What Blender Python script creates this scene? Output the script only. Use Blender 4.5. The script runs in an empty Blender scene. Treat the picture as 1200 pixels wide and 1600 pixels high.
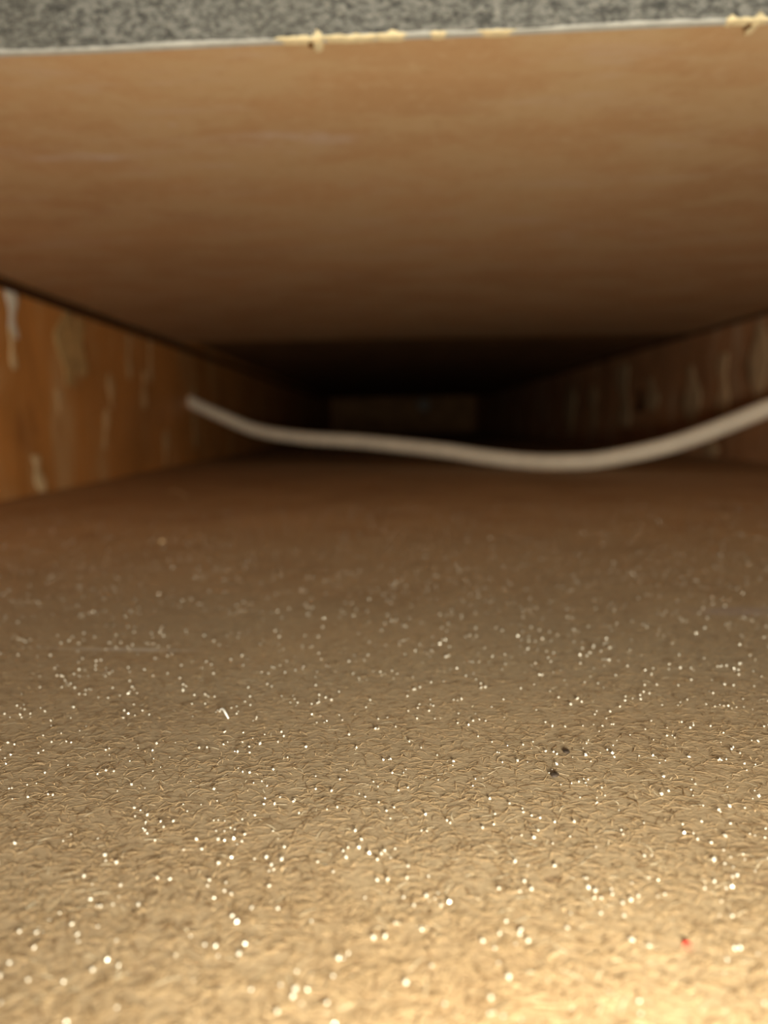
import bpy, bmesh, math, random
import numpy as np
from mathutils import Vector, Matrix

# One unit u is the height of the lens above the board it rests over: 15 mm.
U = 0.015
S = bpy.context.scene
COL = S.collection
random.seed(7)
rng = np.random.default_rng(11)

# ------------------------------------------------------------------ camera
cam_data = bpy.data.cameras.new('camera')
cam = bpy.data.objects.new('camera', cam_data)
COL.objects.link(cam)
S.camera = cam
cam_data.sensor_fit = 'VERTICAL'
cam_data.sensor_height = 36.0
cam_data.lens = 36.0 * 1100.0 / 1600.0
cam_data.clip_start = 0.001
cam_data.clip_end = 10.0
cam.location = (0, 0, 1.0 * U)
cam.rotation_mode = 'QUATERNION'
cam.rotation_quaternion = Matrix((
    (0.9998171761631737, 0.016150590740653885, 0.010235852081054644),
    (0.008116079231178614, 0.12625012137388955, -0.991965239366275),
    (-0.017313102177557802, 0.9918669594617042, 0.1260959603682187))).to_quaternion()
cam_data.dof.use_dof = True
cam_data.dof.focus_distance = 2.06 * U
cam_data.dof.aperture_fstop = (cam_data.lens / 1000.0) / (0.037 * U)

# ------------------------------------------------------------------ light
world = bpy.data.worlds.new('world')
S.world = world
world.use_nodes = True
world.node_tree.nodes['Background'].inputs['Color'].default_value = (1.0, 0.93, 0.82, 1)
world.node_tree.nodes['Background'].inputs['Strength'].default_value = 0.10


def lamp(name, loc, power, radius, color):
    d = bpy.data.lights.new(name, 'POINT')
    d.energy = power
    d.shadow_soft_size = radius * U
    d.color = color
    o = bpy.data.objects.new(name, d)
    o.location = [c * U for c in loc]
    COL.objects.link(o)
    return o


lamp('flash_lamp', (0.34, 0.25, 0.40), 0.037, 0.10, (1.0, 0.94, 0.74))
lamp('fill_lamp', (0.7, -2.7, 0.68), 0.56, 0.6, (1.0, 0.95, 0.80))  # added fill light behind the lens, brightens the ceiling and sides

S.view_settings.view_transform = 'Standard'
S.view_settings.look = 'None'
S.view_settings.gamma = 1.0
S.view_settings.use_curve_mapping = False
S.view_settings.exposure = 0.0
S.cycles.use_denoising = True
S.cycles.max_bounces = 16
S.cycles.diffuse_bounces = 10
S.cycles.sample_clamp_indirect = 0.0


# ------------------------------------------------------------------ material helpers
class Mat:
    def __init__(self, name):
        self.m = bpy.data.materials.new(name)
        self.m.use_nodes = True
        self.nt = self.m.node_tree
        self.b = self.nt.nodes['Principled BSDF']
        tc = self.nt.nodes.new('ShaderNodeTexCoord')
        vm = self.nt.nodes.new('ShaderNodeVectorMath')
        vm.operation = 'SCALE'
        vm.inputs['Scale'].default_value = 1.0 / U
        self.link(tc.outputs['Object'], vm.inputs[0])
        self.co = vm.outputs[0]                      # object coordinates in u

    def link(self, a, b):
        self.nt.links.new(a, b)

    def put(self, v, sock):
        if hasattr(v, 'links'):
            self.link(v, sock)
        elif isinstance(v, (tuple, list)):
            sock.default_value = (*v, 1.0) if len(v) == 3 and len(sock.default_value) == 4 else v
        else:
            sock.default_value = v

    def noise(self, scale, detail=3, rough=0.55, dist=0.0, stretch=(1, 1, 1), offset=(0, 0, 0)):
        mp = self.nt.nodes.new('ShaderNodeMapping')
        mp.inputs['Scale'].default_value = stretch
        mp.inputs['Location'].default_value = offset
        self.link(self.co, mp.inputs['Vector'])
        n = self.nt.nodes.new('ShaderNodeTexNoise')
        n.inputs['Scale'].default_value = scale
        n.inputs['Detail'].default_value = detail
        n.inputs['Roughness'].default_value = rough
        n.inputs['Distortion'].default_value = dist
        self.link(mp.outputs[0], n.inputs['Vector'])
        return n.outputs['Fac']

    def remap(self, v, a, b, c=0.0, d=1.0):
        n = self.nt.nodes.new('ShaderNodeMapRange')
        n.interpolation_type = 'SMOOTHSTEP'
        self.put(v, n.inputs['Value'])
        for k, x in zip(('From Min', 'From Max', 'To Min', 'To Max'), (a, b, c, d)):
            n.inputs[k].default_value = x
        return n.outputs['Result']

    def math(self, op, a, b=0.0):
        n = self.nt.nodes.new('ShaderNodeMath')
        n.operation = op
        self.put(a, n.inputs[0])
        self.put(b, n.inputs[1])
        return n.outputs[0]

    def mix(self, fac, a, b, blend='MIX'):
        n = self.nt.nodes.new('ShaderNodeMix')
        n.data_type = 'RGBA'
        n.blend_type = blend
        self.put(fac, n.inputs[0])
        self.put(a, n.inputs[6])
        self.put(b, n.inputs[7])
        return n.outputs[2]

    def spot(self, c, r, soft=0.6, rot=0.0):
        """1 inside an ellipsoid at c with radii r, fading to 0 at its rim: a stain with a shape of its own."""
        mp = self.nt.nodes.new('ShaderNodeMapping')
        mp.vector_type = 'TEXTURE'
        mp.inputs['Location'].default_value = c
        mp.inputs['Rotation'].default_value = (0, 0, rot)
        mp.inputs['Scale'].default_value = r
        self.link(self.co, mp.inputs['Vector'])
        ln = self.nt.nodes.new('ShaderNodeVectorMath')
        ln.operation = 'LENGTH'
        self.link(mp.outputs[0], ln.inputs[0])
        return self.remap(ln.outputs['Value'], 1.0 - soft, 1.0, 1.0, 0.0)

    def island(self):
        return self.nt.nodes.new('ShaderNodeNewGeometry').outputs['Random Per Island']

    def bump(self, h, strength, dist):
        n = self.nt.nodes.new('ShaderNodeBump')
        n.inputs['Strength'].default_value = strength
        n.inputs['Distance'].default_value = dist * U
        self.link(h, n.inputs['Height'])
        self.link(n.outputs[0], self.b.inputs['Normal'])

    def done(self, color, rough=0.8, metal=0.0, spec=0.3):
        self.put(color, self.b.inputs['Base Color'])
        self.put(rough, self.b.inputs['Roughness'])
        self.put(metal, self.b.inputs['Metallic'])
        self.put(spec, self.b.inputs['Specular IOR Level'])
        return self.m


def hardboard_floor():
    m = Mat('dusty_hardboard')
    broad = m.noise(0.55, 4, 0.55, 0.3)
    blotch = m.noise(2.2, 4, 0.6, 0.2)
    fib = m.noise(40.0, 6, 0.66, 0.9, (0.6, 1.0, 1.0))
    fine = m.noise(60.0, 3, 0.65, 0.9, (0.5, 1.0, 1.0))
    c = m.mix(m.remap(broad, 0.3, 0.7), (0.435, 0.30, 0.172), (0.53, 0.375, 0.215))
    c = m.mix(m.remap(blotch, 0.42, 0.75, 0, 0.5), c, (0.50, 0.36, 0.21))
    c = m.mix(m.remap(m.noise(1.3, 4, 0.6, 0.3, (0.8, 1.0, 1.0), (9, 4, 0)), 0.50, 0.68, 0, 0.55), c, (0.34, 0.20, 0.09))
    c = m.mix(m.remap(fib, 0.50, 0.72, 0, 0.5), c, (0.72, 0.50, 0.27))
    c = m.mix(m.remap(fib, 0.46, 0.28, 0, 0.65), c, (0.25, 0.13, 0.05))
    c = m.mix(m.remap(fine, 0.55, 0.75, 0, 0.45), c, (0.75, 0.56, 0.33))
    c = m.mix(m.remap(fine, 0.42, 0.28, 0, 0.5), c, (0.24, 0.13, 0.055))
    # a film of grey dust in the middle of the board, thinning towards the back
    dust_n = m.noise(0.8, 5, 0.65, 0.4, (0.5, 1.0, 1.0), (3.1, 0, 0))
    film = m.math('MULTIPLY', m.spot((0.2, 3.6, 0), (6.5, 4.2, 1.0), 0.9), m.remap(dust_n, 0.25, 0.65, 0.35, 1.0))
    c = m.mix(m.math('MULTIPLY', film, 0.62), c, (0.36, 0.295, 0.20))
    for cc, r, rot, a, colr in (
            ((-1.25, 3.08, 0), (0.50, 0.035, 0.5), -0.1, 0.55, (0.72, 0.66, 0.58)),
            ((-2.0, 4.9, 0), (0.70, 0.07, 0.5), -0.1, 0.35, (0.70, 0.60, 0.50)),
                        ((1.84, 3.56, 0), (0.40, 0.13, 0.5), 0.0, 0.35, (0.42, 0.37, 0.42)),
            ((0.342, 1.43, 0), (0.035, 0.020, 0.5), 0.0, 0.75, (0.20, 0.10, 0.05)),
            ((0.786, 1.412, 0), (0.05, 0.018, 0.5), 0.0, 0.5, (0.24, 0.13, 0.07)),
            ((0.076, 1.547, 0), (0.018, 0.014, 0.5), 0.0, 0.5, (0.25, 0.13, 0.09)),
            ((-0.73, 1.36, 0), (0.075, 0.006, 0.5), 1.35, 0.6, (0.85, 0.66, 0.40))):
        c = m.mix(m.math('MULTIPLY', m.math('MULTIPLY', m.spot(cc, r, 0.8, rot), m.remap(blotch, 0.3, 0.6, 0.4, 1.0)), a), c, colr)
    h = m.math('ADD', m.math('MULTIPLY', fib, 1.0), m.math('MULTIPLY', fine, 0.35))
    m.bump(h, 0.34, 0.010)
    return m.done(c, 0.72, 0, 0.35)


def hardboard_ceiling():
    m = Mat('brown_hardboard')
    broad = m.noise(0.45, 4, 0.55, 0.4, (0.6, 1.0, 1.0))
    blotch = m.noise(1.7, 5, 0.62, 0.3, (0.55, 1.0, 1.0))
    fine = m.noise(9.0, 4, 0.6, 0.3)
    c = m.mix(m.remap(broad, 0.35, 0.65), (0.46, 0.29, 0.15), (0.52, 0.335, 0.178))
    c = m.mix(m.remap(blotch, 0.42, 0.62, 0, 0.8), c, (0.54, 0.39, 0.225))
    c = m.mix(m.remap(fine, 0.50, 0.70, 0, 0.45), c, (0.57, 0.41, 0.25))
    c = m.mix(m.remap(fine, 0.45, 0.30, 0, 0.25), c, (0.38, 0.22, 0.10))
    scuff = m.remap(m.noise(2.4, 5, 0.7, 0.3, (0.35, 1.4, 1.0), (1.3, 2.0, 0)), 0.52, 0.72, 0, 0.6)
    c = m.mix(scuff, c, (0.55, 0.42, 0.30))
    smear = m.remap(m.noise(4.0, 4, 0.65, 0.3, (0.6, 1.3, 1.0)), 0.35, 0.68)
    for cc, r, a in (((-0.80, 5.52, 3.1), (0.85, 0.18, 0.5), 0.85), ((-2.40, 5.80, 3.1), (0.60, 0.12, 0.5), 0.9),
                     ((-0.40, 5.62, 3.1), (0.30, 0.12, 0.5), 0.35), ((-1.49, 5.24, 3.1), (0.07, 0.05, 0.5), 0.4),
                     ((2.73, 5.57, 3.1), (0.05, 0.05, 0.5), 0.55), ((-3.5, 8.35, 3.1), (1.3, 0.18, 0.5), 0.25)):
        c = m.mix(m.math('MULTIPLY', m.math('MULTIPLY', m.spot(cc, r, 0.95), smear), a), c, (0.64, 0.57, 0.54))
    m.bump(fine, 0.15, 0.01)
    return m.done(c, 0.75, 0, 0.25)


def side_wood(name, base, light, dark, off):
    m = Mat(name)
    streak = m.noise(1.1, 5, 0.62, 0.6, (1.0, 1.0, 0.28), off)
    streak2 = m.noise(2.6, 4, 0.6, 0.5, (1.0, 1.0, 0.22), off)
    patch = m.noise(0.8, 3, 0.5, 0.4, (1.0, 1.0, 0.8), off)
    c = m.mix(m.remap(patch, 0.32, 0.68), base, [x * 0.8 for x in base])
    c = m.mix(m.remap(streak, 0.50, 0.72, 0, 0.7), c, light)
    c = m.mix(m.remap(streak2, 0.58, 0.75, 0, 0.45), c, light)
    c = m.mix(m.remap(streak, 0.44, 0.28, 0, 0.7), c, dark)
    m.bump(streak2, 0.3, 0.03)
    return m.done(c, 0.55, 0, 0.4)


def plain(name, color, rough=0.7, spec=0.3, var=0.15, scale=6.0, metal=0.0, stretch=(1, 1, 1)):
    m = Mat(name)
    n = m.noise(scale, 4, 0.6, 0.3, stretch)
    c = m.mix(m.remap(n, 0.3, 0.7), [x * (1 - var) for x in color], [min(1, x * (1 + var)) for x in color])
    return m.done(c, rough, metal, spec)


def grey_laminate():
    m = Mat('grey_speckled_laminate')
    a = m.noise(24.0, 4, 0.72, 0.5, (0.7, 1.0, 1.25))
    b = m.noise(48.0, 3, 0.65, 0.3, (0.7, 1.0, 1.2), (4, 0, 0))
    k = m.noise(0.9, 2, 0.5)
    c = m.mix(m.remap(a, 0.36, 0.64), (0.050, 0.051, 0.049), (0.21, 0.213, 0.20))
    c = m.mix(m.remap(b, 0.52, 0.68, 0, 0.65), c, (0.31, 0.305, 0.275))
    c = m.mix(m.remap(b, 0.46, 0.30, 0, 0.7), c, (0.030, 0.031, 0.030))
    c = m.mix(m.remap(k, 0.3, 0.7, 0, 0.25), c, (0.085, 0.08, 0.062))
    m.bump(a, 0.3, 0.01)
    return m.done(c, 0.5, 0, 0.4)


def fibre_mat():
    m = Mat('wood_fibres')
    r = m.island()
    c = m.mix(m.remap(r, 0.0, 1.0), (0.42, 0.28, 0.145), (0.62, 0.44, 0.25))
    c = m.mix(m.remap(r, 0.24, 0.16), c, (0.20, 0.115, 0.05))
    c = m.mix(m.remap(r, 0.95, 0.98), c, (0.78, 0.66, 0.46))
    return m.done(c, 0.6, 0, 0.4)


M_FLOOR = hardboard_floor()
M_CEIL = hardboard_ceiling()
M_LEFT = side_wood('orange_veneer', (0.64, 0.275, 0.070), (0.72, 0.46, 0.22), (0.34, 0.135, 0.035), (0, 0, 0))
M_RIGHT = side_wood('dark_veneer', (0.56, 0.28, 0.13), (0.70, 0.54, 0.36), (0.22, 0.09, 0.035), (7, 3, 1))
M_BACK = plain('back_panel_wood', (0.46, 0.25, 0.11), 0.9, 0.05, 0.2, 0.8)
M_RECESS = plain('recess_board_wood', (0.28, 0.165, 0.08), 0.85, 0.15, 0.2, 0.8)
M_GREY = grey_laminate()
M_CORE = plain('pale_laminate_core', (0.44, 0.445, 0.42), 0.7, 0.2, 0.12, 8.0)
M_CHIP = plain('raw_cream_chip', (0.70, 0.60, 0.38), 0.8, 0.2, 0.12, 20.0)
M_KNOT_SHADE = plain('dark_brown_knot_shade', (0.07, 0.03, 0.012), 0.9, 0.1, 0.2, 20.0)  # shared by the knot, the screw slot and the painted gap shade
M_NICK = plain('brown_nick', (0.17, 0.085, 0.03), 0.9, 0.1, 0.2, 20.0)
M_GLUE = plain('dried_pale_glue', (0.80, 0.60, 0.33), 0.55, 0.4, 0.18, 3.0)
M_GLUEB = plain('dried_whitish_glue', (0.86, 0.80, 0.68), 0.5, 0.4, 0.18, 3.0)
M_GLUED = plain('dried_brown_glue', (0.72, 0.47, 0.23), 0.6, 0.3, 0.2, 3.0)
M_DULL = plain('dried_dull_glue', (0.56, 0.35, 0.14), 0.6, 0.3, 0.25, 2.0)
M_GREYB = plain('dried_grey_brown_glue', (0.60, 0.42, 0.24), 0.6, 0.3, 0.3, 1.6, 0.0, (1, 1, 0.4))
M_CABLE = plain('cream_cable_sheath', (0.88, 0.79, 0.64), 0.45, 0.4, 0.06, 3.0)
M_STEEL = plain('screw_steel', (0.60, 0.55, 0.50), 0.6, 0.3, 0.1, 10.0, 0.3)
M_FIBRE = fibre_mat()
M_CRYSTAL = plain('sparkling_grains', (0.80, 0.74, 0.62), 0.35, 0.5, 0.04, 30.0, 0.2)
M_RED = plain('red_plastic', (0.75, 0.05, 0.03), 0.5, 0.5, 0.1, 30.0)
M_CRUMB = plain('dark_crumb_matter', (0.045, 0.03, 0.02), 0.7, 0.3, 0.2, 30.0)
M_WHITE = plain('white_lint', (0.90, 0.88, 0.82), 0.6, 0.3, 0.05, 30.0)
M_GOLD = plain('straw_coloured_hair', (0.72, 0.55, 0.32), 0.5, 0.4, 0.05, 30.0)


# ------------------------------------------------------------------ mesh helpers (input in u, meshes in metres)
def make(name, bm, mat, parent=None, smooth=False):
    for v in bm.verts:
        v.co *= U
    bmesh.ops.recalc_face_normals(bm, faces=bm.faces)
    me = bpy.data.meshes.new(name)
    bm.to_mesh(me)
    bm.free()
    me.materials.append(mat)
    if smooth:
        me.polygons.foreach_set('use_smooth', [True] * len(me.polygons))
    o = bpy.data.objects.new(name, me)
    COL.objects.link(o)
    if parent:
        o.parent = parent
    return o


def box(bm, x0, x1, y0, y1, z0, z1):
    vs = [bm.verts.new((x, y, z)) for z in (z0, z1) for y in (y0, y1) for x in (x0, x1)]
    for f in ((0, 2, 3, 1), (4, 5, 7, 6), (0, 1, 5, 4), (2, 6, 7, 3), (0, 4, 6, 2), (1, 3, 7, 5)):
        bm.faces.new([vs[i] for i in f])
    return vs


def bevel(bm, w, seg=2):
    bmesh.ops.bevel(bm, geom=list(bm.edges), offset=w, segments=seg, affect='EDGES', profile=0.6)


def prism(bm, pts, a, b):
    """Outline pts (x, y, z) swept from offset vector a to offset vector b."""
    a, b = Vector(a), Vector(b)
    lo = [bm.verts.new(Vector(p) + a) for p in pts]
    hi = [bm.verts.new(Vector(p) + b) for p in pts]
    n = len(pts)
    bm.faces.new(lo)
    bm.faces.new(hi[::-1])
    for i in range(n):
        bm.faces.new((lo[i], hi[i], hi[(i + 1) % n], lo[(i + 1) % n]))


def catmull(pts, n):
    P = [Vector(p) for p in pts]
    P = [P[0] * 2 - P[1]] + P + [P[-1] * 2 - P[-2]]
    out = []
    for i in range(1, len(P) - 2):
        for k in range(n):
            t = k / n
            a, b, c, d = P[i - 1:i + 3]
            out.append(0.5 * ((2 * b) + (c - a) * t + (2 * a - 5 * b + 4 * c - d) * t * t + (3 * b - a - 3 * c + d) * t ** 3))
    out.append(P[-2])
    return out


def tube(bm, path, r, seg=20, taper=False):
    rings = []
    n = len(path)
    for i, p in enumerate(path):
        t = (path[min(i + 1, n - 1)] - path[max(i - 1, 0)]).normalized()
        up = Vector((0, 0, 1)) if abs(t.z) < 0.9 else Vector((1, 0, 0))
        s = t.cross(up).normalized()
        q = s.cross(t)
        rr = r * (0.35 + 0.65 * math.sin(math.pi * (0.1 + 0.8 * i / (n - 1)))) if taper else r
        rings.append([bm.verts.new(p + (s * math.cos(2 * math.pi * k / seg) + q * math.sin(2 * math.pi * k / seg)) * rr) for k in range(seg)])
    for A, B in zip(rings, rings[1:]):
        for k in range(seg):
            bm.faces.new((A[k], A[(k + 1) % seg], B[(k + 1) % seg], B[k]))
    bm.faces.new(rings[0])
    bm.faces.new(rings[-1][::-1])


def tag(o, label, cat, group=None):
    o['label'] = label
    o['category'] = cat
    if group:
        o['group'] = group
    return o


def structure(o, label=None):
    o['kind'] = 'structure'
    if label:
        o['label'] = label
    return o


# ------------------------------------------------------------------ setting
XL, XR, YB = -5.4, 7.95, 66.0
bm = bmesh.new()
box(bm, XL - 0.6, XR + 0.6, -7.0, YB + 0.6, -0.8, 0.0)
floor = structure(make('floor', bm, M_FLOOR), 'dusty brown hardboard base of the cavity, glittering with grains')

bm = bmesh.new()
box(bm, XL - 0.6, XL, 2.0, YB, 0.0, 4.6)
bevel(bm, 0.03)
wall_left = structure(make('wall_left', bm, M_LEFT), 'orange brown wooden side with pale runs of glue')

bm = bmesh.new()
box(bm, XR, XR + 0.6, 2.0, YB, 0.0, 4.6)
bevel(bm, 0.03)
wall_right = structure(make('wall_right', bm, M_RIGHT), 'dark brown wooden side behind the raised end of the cable')

bm = bmesh.new()
box(bm, XL - 0.6, XR + 0.6, YB, YB + 0.6, 0.0, 4.6)
wall_back = structure(make('wall_back', bm, M_BACK), 'low dark brown panel closing the far end')

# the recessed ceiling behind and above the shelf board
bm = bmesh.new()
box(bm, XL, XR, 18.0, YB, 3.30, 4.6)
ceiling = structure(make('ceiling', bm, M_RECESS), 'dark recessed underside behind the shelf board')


# dark strip standing in for gap shade where each side meets the board
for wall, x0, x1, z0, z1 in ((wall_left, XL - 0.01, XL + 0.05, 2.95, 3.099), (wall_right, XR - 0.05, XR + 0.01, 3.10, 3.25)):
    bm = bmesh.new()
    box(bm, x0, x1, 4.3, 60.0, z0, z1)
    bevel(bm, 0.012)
    sm = make('gap_shade', bm, M_KNOT_SHADE, wall)
    sm['label'] = 'dark strip painted as gap shade along the top of the wooden side'


# glue runs on the side walls: lens-shaped raised smears, parts of the wall they dried on
def glue(wall, x, side, y, z0, z1, w, mat, lean=0.0, thick=0.008, name='glue_run'):
    bm = bmesh.new()
    n, m = 14, 6
    grid = []
    ph = random.random() * 6
    for i in range(n + 1):
        t = i / n
        z = z0 + (z1 - z0) * t
        hw = w * 0.5 * (math.sin(math.pi * (0.08 + 0.84 * t)) ** 0.4) * (0.8 + 0.35 * math.sin(ph + 7 * t))
        yc = y + lean * (t - 0.5) + 0.06 * w * math.sin(ph + 9 * t)
        row = []
        for j in range(m + 1):
            s = -1 + 2 * j / m
            row.append(bm.verts.new((x + side * (0.002 + thick * (1 - s * s) * math.sin(math.pi * (0.03 + 0.94 * t))), yc + s * hw, z)))
        grid.append(row)
    for i in range(n):
        for j in range(m):
            bm.faces.new((grid[i][j], grid[i + 1][j], grid[i + 1][j + 1], grid[i][j + 1]))
    geo = bmesh.ops.extrude_face_region(bm, geom=list(bm.faces))
    for v in [g for g in geo['geom'] if isinstance(g, bmesh.types.BMVert)]:
        v.co.x = x - side * 0.02
    return make(name, bm, mat, wall, True)


LEFT_RUNS = [
    (10.36, 2.30, 3.06, 0.36, M_GLUEB, 0.02), (10.28, 1.85, 2.45, 0.20, M_GLUE, 0.0), (12.15, 1.7, 2.96, 1.05, M_DULL, 0.1), (12.6, 1.9, 2.9, 0.5, M_DULL, 0.0),
    (13.80, 1.35, 2.05, 0.30, M_GLUED, 0.0), (13.45, 0.6, 1.35, 0.28, M_GLUED, 0.25), (15.7, 1.4, 2.2, 0.35, M_GLUED, 0.1),
    (17.0, 0.05, 0.95, 0.40, M_GLUED, 0.25), (10.75, 0.02, 0.60, 0.36, M_GLUE, -0.15), (11.6, 1.25, 1.65, 0.22, M_GLUED, 0.0),
    (16.2, 2.0, 2.95, 0.30, M_GLUED, 0.1), (14.9, 2.0, 2.9, 0.30, M_GLUED, 0.1), (19.6, 0.4, 2.1, 0.45, M_GLUED, 0.1),
]
for y, z0, z1, w, mt, lean in LEFT_RUNS:
    glue(wall_left, XL, 1, y, z0, z1, w, mt, lean)
RIGHT_RUNS = [
    (18.85, 0.72, 2.35, 1.15, M_GREYB, 0.1), (17.1, 1.0, 2.5, 0.80, M_GREYB, 0.1), (24.3, 0.7, 2.85, 1.6, M_GREYB, 0.5),
    (31.5, 0.3, 2.6, 2.0, M_GREYB, 0.0), (21.7, 1.2, 2.2, 1.2, M_GREYB, 0.2), (15.5, 0.9, 3.0, 0.9, M_GREYB, 0.1), (27.9, 0.8, 2.3, 1.3, M_GREYB, 0.2),
    (17.6, 0.02, 0.55, 0.9, M_GREYB, 0.1),
]
for y, z0, z1, w, mt, lean in RIGHT_RUNS:
    glue(wall_right, XR, -1, y, z0, z1, w, mt, lean)
k = glue(wall_right, XR, -1, 22.67, 1.18, 1.88, 0.75, M_KNOT_SHADE, 0.0, 0.02, 'knot')
k['label'] = 'small dark knot in the wood'

# ------------------------------------------------------------------ shelf board overhead
def front_y(x):
    return 4.188 - 0.0376 * x + 0.004 * math.sin(3.1 * x)


shelf = bpy.data.objects.new('shelf_board', None)
COL.objects.link(shelf)
tag(shelf, 'brown hardboard shelf overhead with a chipped grey speckled front edge', 'shelf')
BL, BR, ZB = XL + 0.09, XR - 0.33, 3.1
xs = [BL + (BR - BL) * i / 60 for i in range(61)]
bm = bmesh.new()
outline = [(x, front_y(x), 0) for x in xs] + [(BR, 18.3, 0), (BL, 18.3, 0)]
prism(bm, outline, (0, 0, ZB), (0, 0, ZB + 0.2))
make('board', bm, M_CEIL, shelf)
# laminate sheet glued on the front: its pale core shows as the thin line along the lower edge
LT = 0.036
LX = [BL + (BR - BL) * i / 400 for i in range(401)]
bm = bmesh.new()
lo_f, lo_b, hi_f, hi_b = [], [], [], []
for x in LX:
    n = 0.004 * (math.sin(17 * x) + math.sin(41 * x + 1) + random.uniform(-0.7, 0.7))
    y = front_y(x)
    lo_f.append(bm.verts.new((x, y - LT, ZB + 0.012 + n)))
    lo_b.append(bm.verts.new((x, y - 0.012, ZB + 0.012 + n)))
    hi_f.append(bm.verts.new((x, y - LT, ZB + 2.6)))
    hi_b.append(bm.verts.new((x, y - 0.012, ZB + 2.6)))
for i in range(len(LX) - 1):
    for A, B in ((lo_f, hi_f), (hi_f, hi_b), (hi_b, lo_b), (lo_b, lo_f)):
        bm.faces.new((A[i], A[i + 1], B[i + 1], B[i]))
bm.faces.new((lo_f[0], lo_b[0], hi_b[0], hi_f[0]))
bm.faces.new((lo_f[-1], hi_f[-1], hi_b[-1], lo_b[-1]))
lam = make('laminate_front', bm, M_GREY, shelf)
lam['label'] = 'grey speckled laminate facing'
bm = bmesh.new()
rows = []
for x in LX:
    y = front_y(x)
    w = 0.010 + 0.004 * math.sin(5 * x + 1) + random.uniform(-0.003, 0.003)
    rows.append([bm.verts.new(p) for p in ((x, y - LT - 0.002, ZB + 0.002 + w), (x, y - LT - 0.002, ZB - 0.002), (x, y + 0.004, ZB - 0.004), (x, y + 0.004, ZB + 0.012))])
for A, B in zip(rows, rows[1:]):
    for j in range(4):
        bm.faces.new((A[j], B[j], B[(j + 1) % 4], A[(j + 1) % 4]))
bm.faces.new(rows[0])
bm.faces.new(rows[-1][::-1])
e = make('edge_line', bm, M_CORE, shelf)
e['label'] = 'thin whitish bare edge of the laminate'


def chip(x, w, up, down, seed):
    """A splintered chip where the laminate broke off and the cream core shows."""
    r = random.Random(seed)
    bm = bmesh.new()
    y = front_y(x)
    n = 12
    top = [(x - w / 2 + w * i / n, y - LT - 0.008, ZB + 0.62 * up * (0.25 + 0.75 * r.random()) * math.sin(math.pi * (0.1 + 0.8 * i / n))) for i in range(n + 1)]
    bot = [(x + w / 2 - w * i / n, y - LT - 0.008, ZB - down * (0.3 + 0.7 * r.random()) * math.sin(math.pi * (0.1 + 0.8 * i / n)) - 0.006 * math.sin(math.pi * i / n)) for i in range(n + 1)]
    prism(bm, top + bot, (0, 0, 0), (0, LT + 0.02, 0))
    return make('edge_chip', bm, M_CHIP, shelf)


def chip_flake(x, w, depth, seed):
    """Chip broken out of the underside next to the edge."""
    r = random.Random(seed)
    bm = bmesh.new()
    y = front_y(x)
    n = 10
    pts = [(x + w / 2 * math.cos(2 * math.pi * i / n) * (0.75 + 0.4 * r.random()), y + depth / 2 - 0.02 + depth / 2 * math.sin(2 * math.pi * i / n) * (0.75 + 0.4 * r.random()), ZB) for i in range(n)]
    prism(bm, pts, (0, 0, -0.012), (0, 0, 0.004))
    return bm


chip(-0.45, 0.30, 0.030, 0.002, 1)
chip(-0.360, 0.055, 0.085, 0.006, 2)
chip(-0.18, 0.34, 0.030, 0.004, 3)
chip(0.04, 0.18, 0.045, 0.004, 4)
chip(0.30, 0.10, 0.022, 0.002, 5)
chip(0.62, 0.22, 0.016, 0.001, 8)
chip(1.86, 0.05, 0.055, 0.004, 6)
chip(1.97, 0.26, 0.030, 0.003, 7)
chip(2.01, 0.06, 0.075, 0.004, 9)
make('edge_chip', chip_flake(-0.365, 0.055, 0.11, 12), M_CHIP, shelf)
make('edge_chip', chip_flake(2.005, 0.05, 0.12, 14), M_CHIP, shelf)
for x, w, d, s in ((-0.405, 0.035, 0.06, 21), (1.972, 0.032, 0.07, 22)):
    h = make('nick', chip_flake(x, w, d, s), M_NICK, shelf)
    h['label'] = 'small dark hole beside a cream chip'

# ------------------------------------------------------------------ cable
CABLE = [(-5.40, 19.2, 1.66), (-5.2, 19.08, 1.56), (-4.452, 18.7, 1.245), (-3.443, 18.2, 0.864), (-2.208, 17.5, 0.665), (-0.743, 16.6, 0.566),
         (0.435, 15.8, 0.453), (1.243, 15.2, 0.364), (2.0, 14.7, 0.25), (2.713, 14.25, 0.178), (3.276, 13.9, 0.168),
         (3.942, 13.6, 0.205), (4.691, 13.3, 0.358), (5.302, 13.05, 0.540), (5.88, 12.8, 0.784), (6.342, 12.6, 1.002),
         (6.62, 12.5, 1.13), (7.099, 12.2, 1.363), (7.55, 11.9, 1.56), (7.93, 11.6, 1.70)]
bm = bmesh.new()
tube(bm, catmull(CABLE, 8), 0.160, 24)
cable = make('cable', bm, M_CABLE, None, True)
tag(cable, 'cream round cable sagging across the dark cavity from side to side', 'cable')

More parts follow.
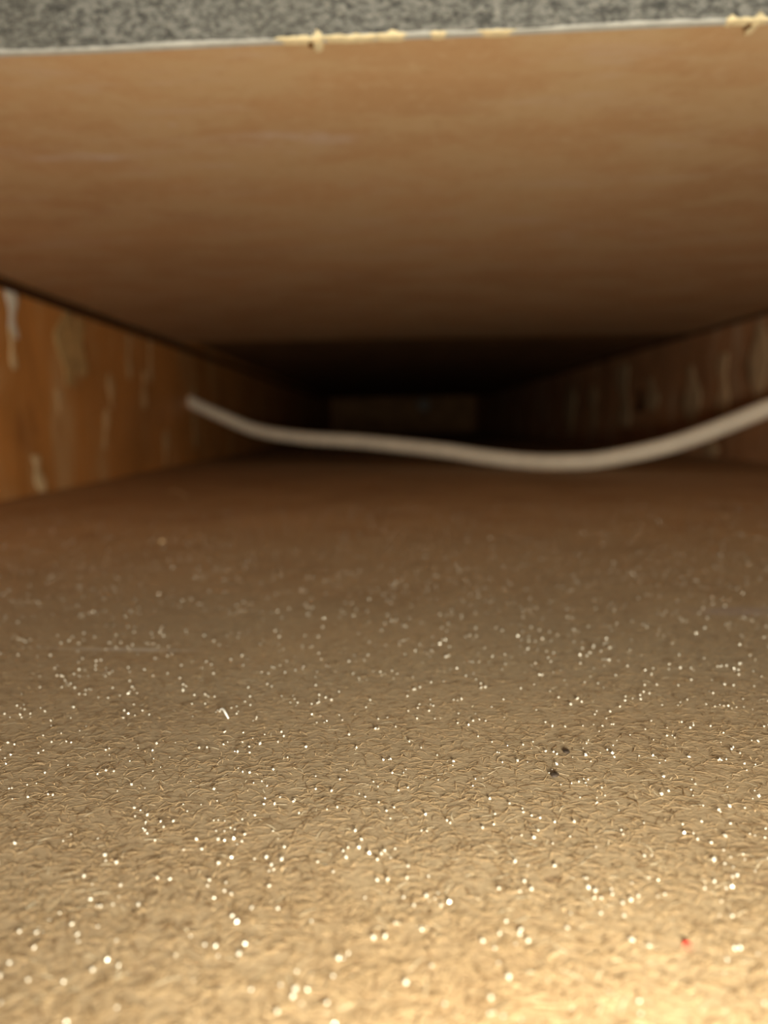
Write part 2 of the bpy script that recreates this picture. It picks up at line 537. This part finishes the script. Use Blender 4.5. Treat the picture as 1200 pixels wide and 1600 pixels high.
# screw in the back panel
bm = bmesh.new()
prof = [(0.0, -0.30), (0.34, -0.26), (0.55, -0.14), (0.62, 0.0), (0.62, 0.06)]
rings = []
for r, d in prof[1:]:
    rings.append([bm.verts.new((3.169 + r * math.cos(a), YB + d - 0.05, 2.534 + r * math.sin(a))) for a in [2 * math.pi * i / 20 for i in range(20)]])
tip = bm.verts.new((3.169, YB - 0.35, 2.534))
for i in range(20):
    bm.faces.new((tip, rings[0][i], rings[0][(i + 1) % 20]))
for A, B in zip(rings, rings[1:]):
    for i in range(20):
        bm.faces.new((A[i], A[(i + 1) % 20], B[(i + 1) % 20], B[i]))
bm.faces.new(rings[-1][::-1])
screw = make('screw', bm, M_STEEL, None, True)
tag(screw, 'tiny round screw head glinting high on the dark back panel', 'screw')
bm = bmesh.new()
box(bm, 3.169 - 0.33, 3.169 + 0.33, YB - 0.362, YB - 0.33, 2.534 - 0.05, 2.534 + 0.05)
make('slot', bm, M_KNOT_SHADE, screw)

# ------------------------------------------------------------------ loose bits on the floor
def crumb(name, x, y, w, d, h, mat, seed, rot=0.0):
    r = random.Random(seed)
    bm = bmesh.new()
    bmesh.ops.create_icosphere(bm, subdivisions=2, radius=1.0)
    for v in bm.verts:
        j = 1 + r.uniform(-0.16, 0.16)
        p = Vector((v.co.x * w / 2 * j, v.co.y * d / 2 * j, v.co.z * h / 2 * j))
        p.rotate(Matrix.Rotation(rot, 3, 'Z'))
        v.co = p + Vector((x, y, h * 0.42))
    return make(name, bm, mat)


def strand(name, pts, r, mat):
    bm = bmesh.new()
    tube(bm, catmull(pts, 6), r, 8, True)
    return make(name, bm, mat, None, True)


tag(crumb('crumb', 0.449, 1.883, 0.026, 0.020, 0.010, M_CRUMB, 1, 0.3), 'dark lens-shaped crumb lying alone amid sparkling grains on the floor', 'crumb')
tag(crumb('crumb', 0.518, 2.025, 0.022, 0.018, 0.008, M_CRUMB, 2, -0.4), 'smaller dark crumb just behind the lens-shaped one', 'crumb')
tag(crumb('plastic_speck', 0.550, 1.232, 0.014, 0.013, 0.010, M_RED, 3), 'tiny red speck on the bright near floor', 'speck')
tag(strand('lint_fibre', [(-0.612, 2.362, 0.010), (-0.598, 2.345, 0.018), (-0.582, 2.315, 0.016), (-0.568, 2.294, 0.006)], 0.0042, M_WHITE),
    'short straight white lint fibre among the grains', 'fibre')
tag(strand('hair', [(-3.417, 10.75, 0.01), (-3.22, 10.40, 0.05), (-3.0, 10.02, 0.05), (-2.82, 9.70, 0.01)], 0.0085, M_GOLD),
    'fine straw-coloured hair on the floor in front of the orange wooden side', 'hair')
tag(strand('hair', [(3.331, 7.17, 0.01), (3.32, 7.05, 0.03), (3.30, 6.92, 0.03), (3.274, 6.843, 0.008)], 0.0055, M_GOLD),
    'short pale hair on the floor near the right edge, in front of the cable', 'hair')
tag(crumb('dust_speck', -2.002, 6.036, 0.045, 0.04, 0.02, M_GOLD, 5), 'pale dust speck alone on the brown floor behind the grains', 'speck')


# ------------------------------------------------------------------ fibres and grains (too many and too small to pick apart)
def in_view(n, y0, y1, power=1.0):
    """Random spots on the floor between two distances."""
    t = rng.random(n) ** power
    y = y0 + (y1 - y0) * t
    x = (rng.random(n) * 2 - 1) * (0.66 * y + 0.35)
    return x, y


def raw_mesh(name, co, faces_per, nface_verts, mat, parent, smooth=False):
    me = bpy.data.meshes.new(name)
    nv = len(co)
    nf = len(faces_per)
    me.vertices.add(nv)
    me.vertices.foreach_set('co', (co * U).astype(np.float32).ravel())
    me.loops.add(nf * nface_verts)
    me.loops.foreach_set('vertex_index', faces_per.astype(np.int32).ravel())
    me.polygons.add(nf)
    me.polygons.foreach_set('loop_start', np.arange(0, nf * nface_verts, nface_verts, dtype=np.int32))
    me.polygons.foreach_set('use_smooth', np.full(nf, smooth))
    me.update(calc_edges=True)
    me.validate()
    me.materials.append(mat)
    o = bpy.data.objects.new(name, me)
    COL.objects.link(o)
    o.parent = parent
    o['kind'] = 'stuff'
    return o


# wood fibres: short curved slivers lifting slightly off the board
N = 44000
fx, fy = in_view(N, 0.8, 6.5, 1.9)
ang = rng.normal(0, 0.9, N)
ln = rng.uniform(0.012, 0.050, N)
wd = rng.uniform(0.0006, 0.0014, N)
bend = rng.normal(0, 0.6, N)
lift = np.abs(rng.normal(0, 0.0018, N)) + 0.0004
K = 5
co = np.zeros((N, K, 3, 3))
a = ang.copy()
px, py = fx.copy(), fy.copy()
for k in range(K):
    t = k / (K - 1)
    ak = ang + bend * (t - 0.5)
    if k:
        px = px + np.cos(ak) * ln / (K - 1)
        py = py + np.sin(ak) * ln / (K - 1)
    w = wd * (0.35 + 0.65 * math.sin(math.pi * (0.12 + 0.76 * t)))
    z = lift * math.sin(math.pi * t) + 0.0004
    for j, s in enumerate((-1, 0, 1)):
        co[:, k, j, 0] = px - np.sin(ak) * w * s
        co[:, k, j, 1] = py + np.cos(ak) * w * s
        co[:, k, j, 2] = z + (wd * 0.45 if s == 0 else 0.0)
base = (np.arange(N) * K * 3)[:, None, None]
quads = []
for k in range(K - 1):
    for j in range(2):
        quads.append([k * 3 + j, (k + 1) * 3 + j, (k + 1) * 3 + j + 1, k * 3 + j + 1])
faces = base + np.array(quads)[None]
fib = raw_mesh('wood_fibres', co.reshape(-1, 3), faces.reshape(-1, 4), 4, M_FIBRE, floor, True)
fib['label'] = 'short raised wood fibres of the board surface'

# sparkling grains: tiny faceted crystals scattered over the near floor
N = 4700
gx, gy = in_view(N, 0.85, 8.5, 1.0)
for i in range(0, 1300):                         # some lie in little clusters
    j = int(rng.integers(1300, N))
    gx[i] = gx[j] + rng.normal(0, 0.03)
    gy[i] = gy[j] + rng.normal(0, 0.03)
OCT_V = np.array([(1, 0, 0), (-1, 0, 0), (0, 1, 0), (0, -1, 0), (0, 0, 1), (0, 0, -1)], float)
OCT_F = np.array([(0, 2, 4), (2, 1, 4), (1, 3, 4), (3, 0, 4), (2, 0, 5), (1, 2, 5), (3, 1, 5), (0, 3, 5)])
q = rng.normal(size=(N, 4))
q /= np.linalg.norm(q, axis=1)[:, None]
w, x, y, z = q.T
R = np.stack([1 - 2 * (y * y + z * z), 2 * (x * y - w * z), 2 * (x * z + w * y),
              2 * (x * y + w * z), 1 - 2 * (x * x + z * z), 2 * (y * z - w * x),
              2 * (x * z - w * y), 2 * (y * z + w * x), 1 - 2 * (x * x + y * y)], 1).reshape(N, 3, 3)
rad = rng.uniform(0.0020, 0.0050, N) * rng.uniform(0.75, 1.15, N)
sc = rng.uniform(0.7, 1.3, (N, 6, 1))
v = np.einsum('nij,nkj->nki', R, OCT_V[None] * sc) * rad[:, None, None]
v[:, :, 0] += gx[:, None]
v[:, :, 1] += gy[:, None]
v[:, :, 2] += (rad * 0.9 + 0.002)[:, None]
faces = (np.arange(N) * 6)[:, None, None] + OCT_F[None]
gr = raw_mesh('sparkling_grains', v.reshape(-1, 3), faces.reshape(-1, 3), 3, M_CRYSTAL, None)
gr['label'] = 'glittering pale grains scattered over the near floor'
gr['category'] = 'dust'
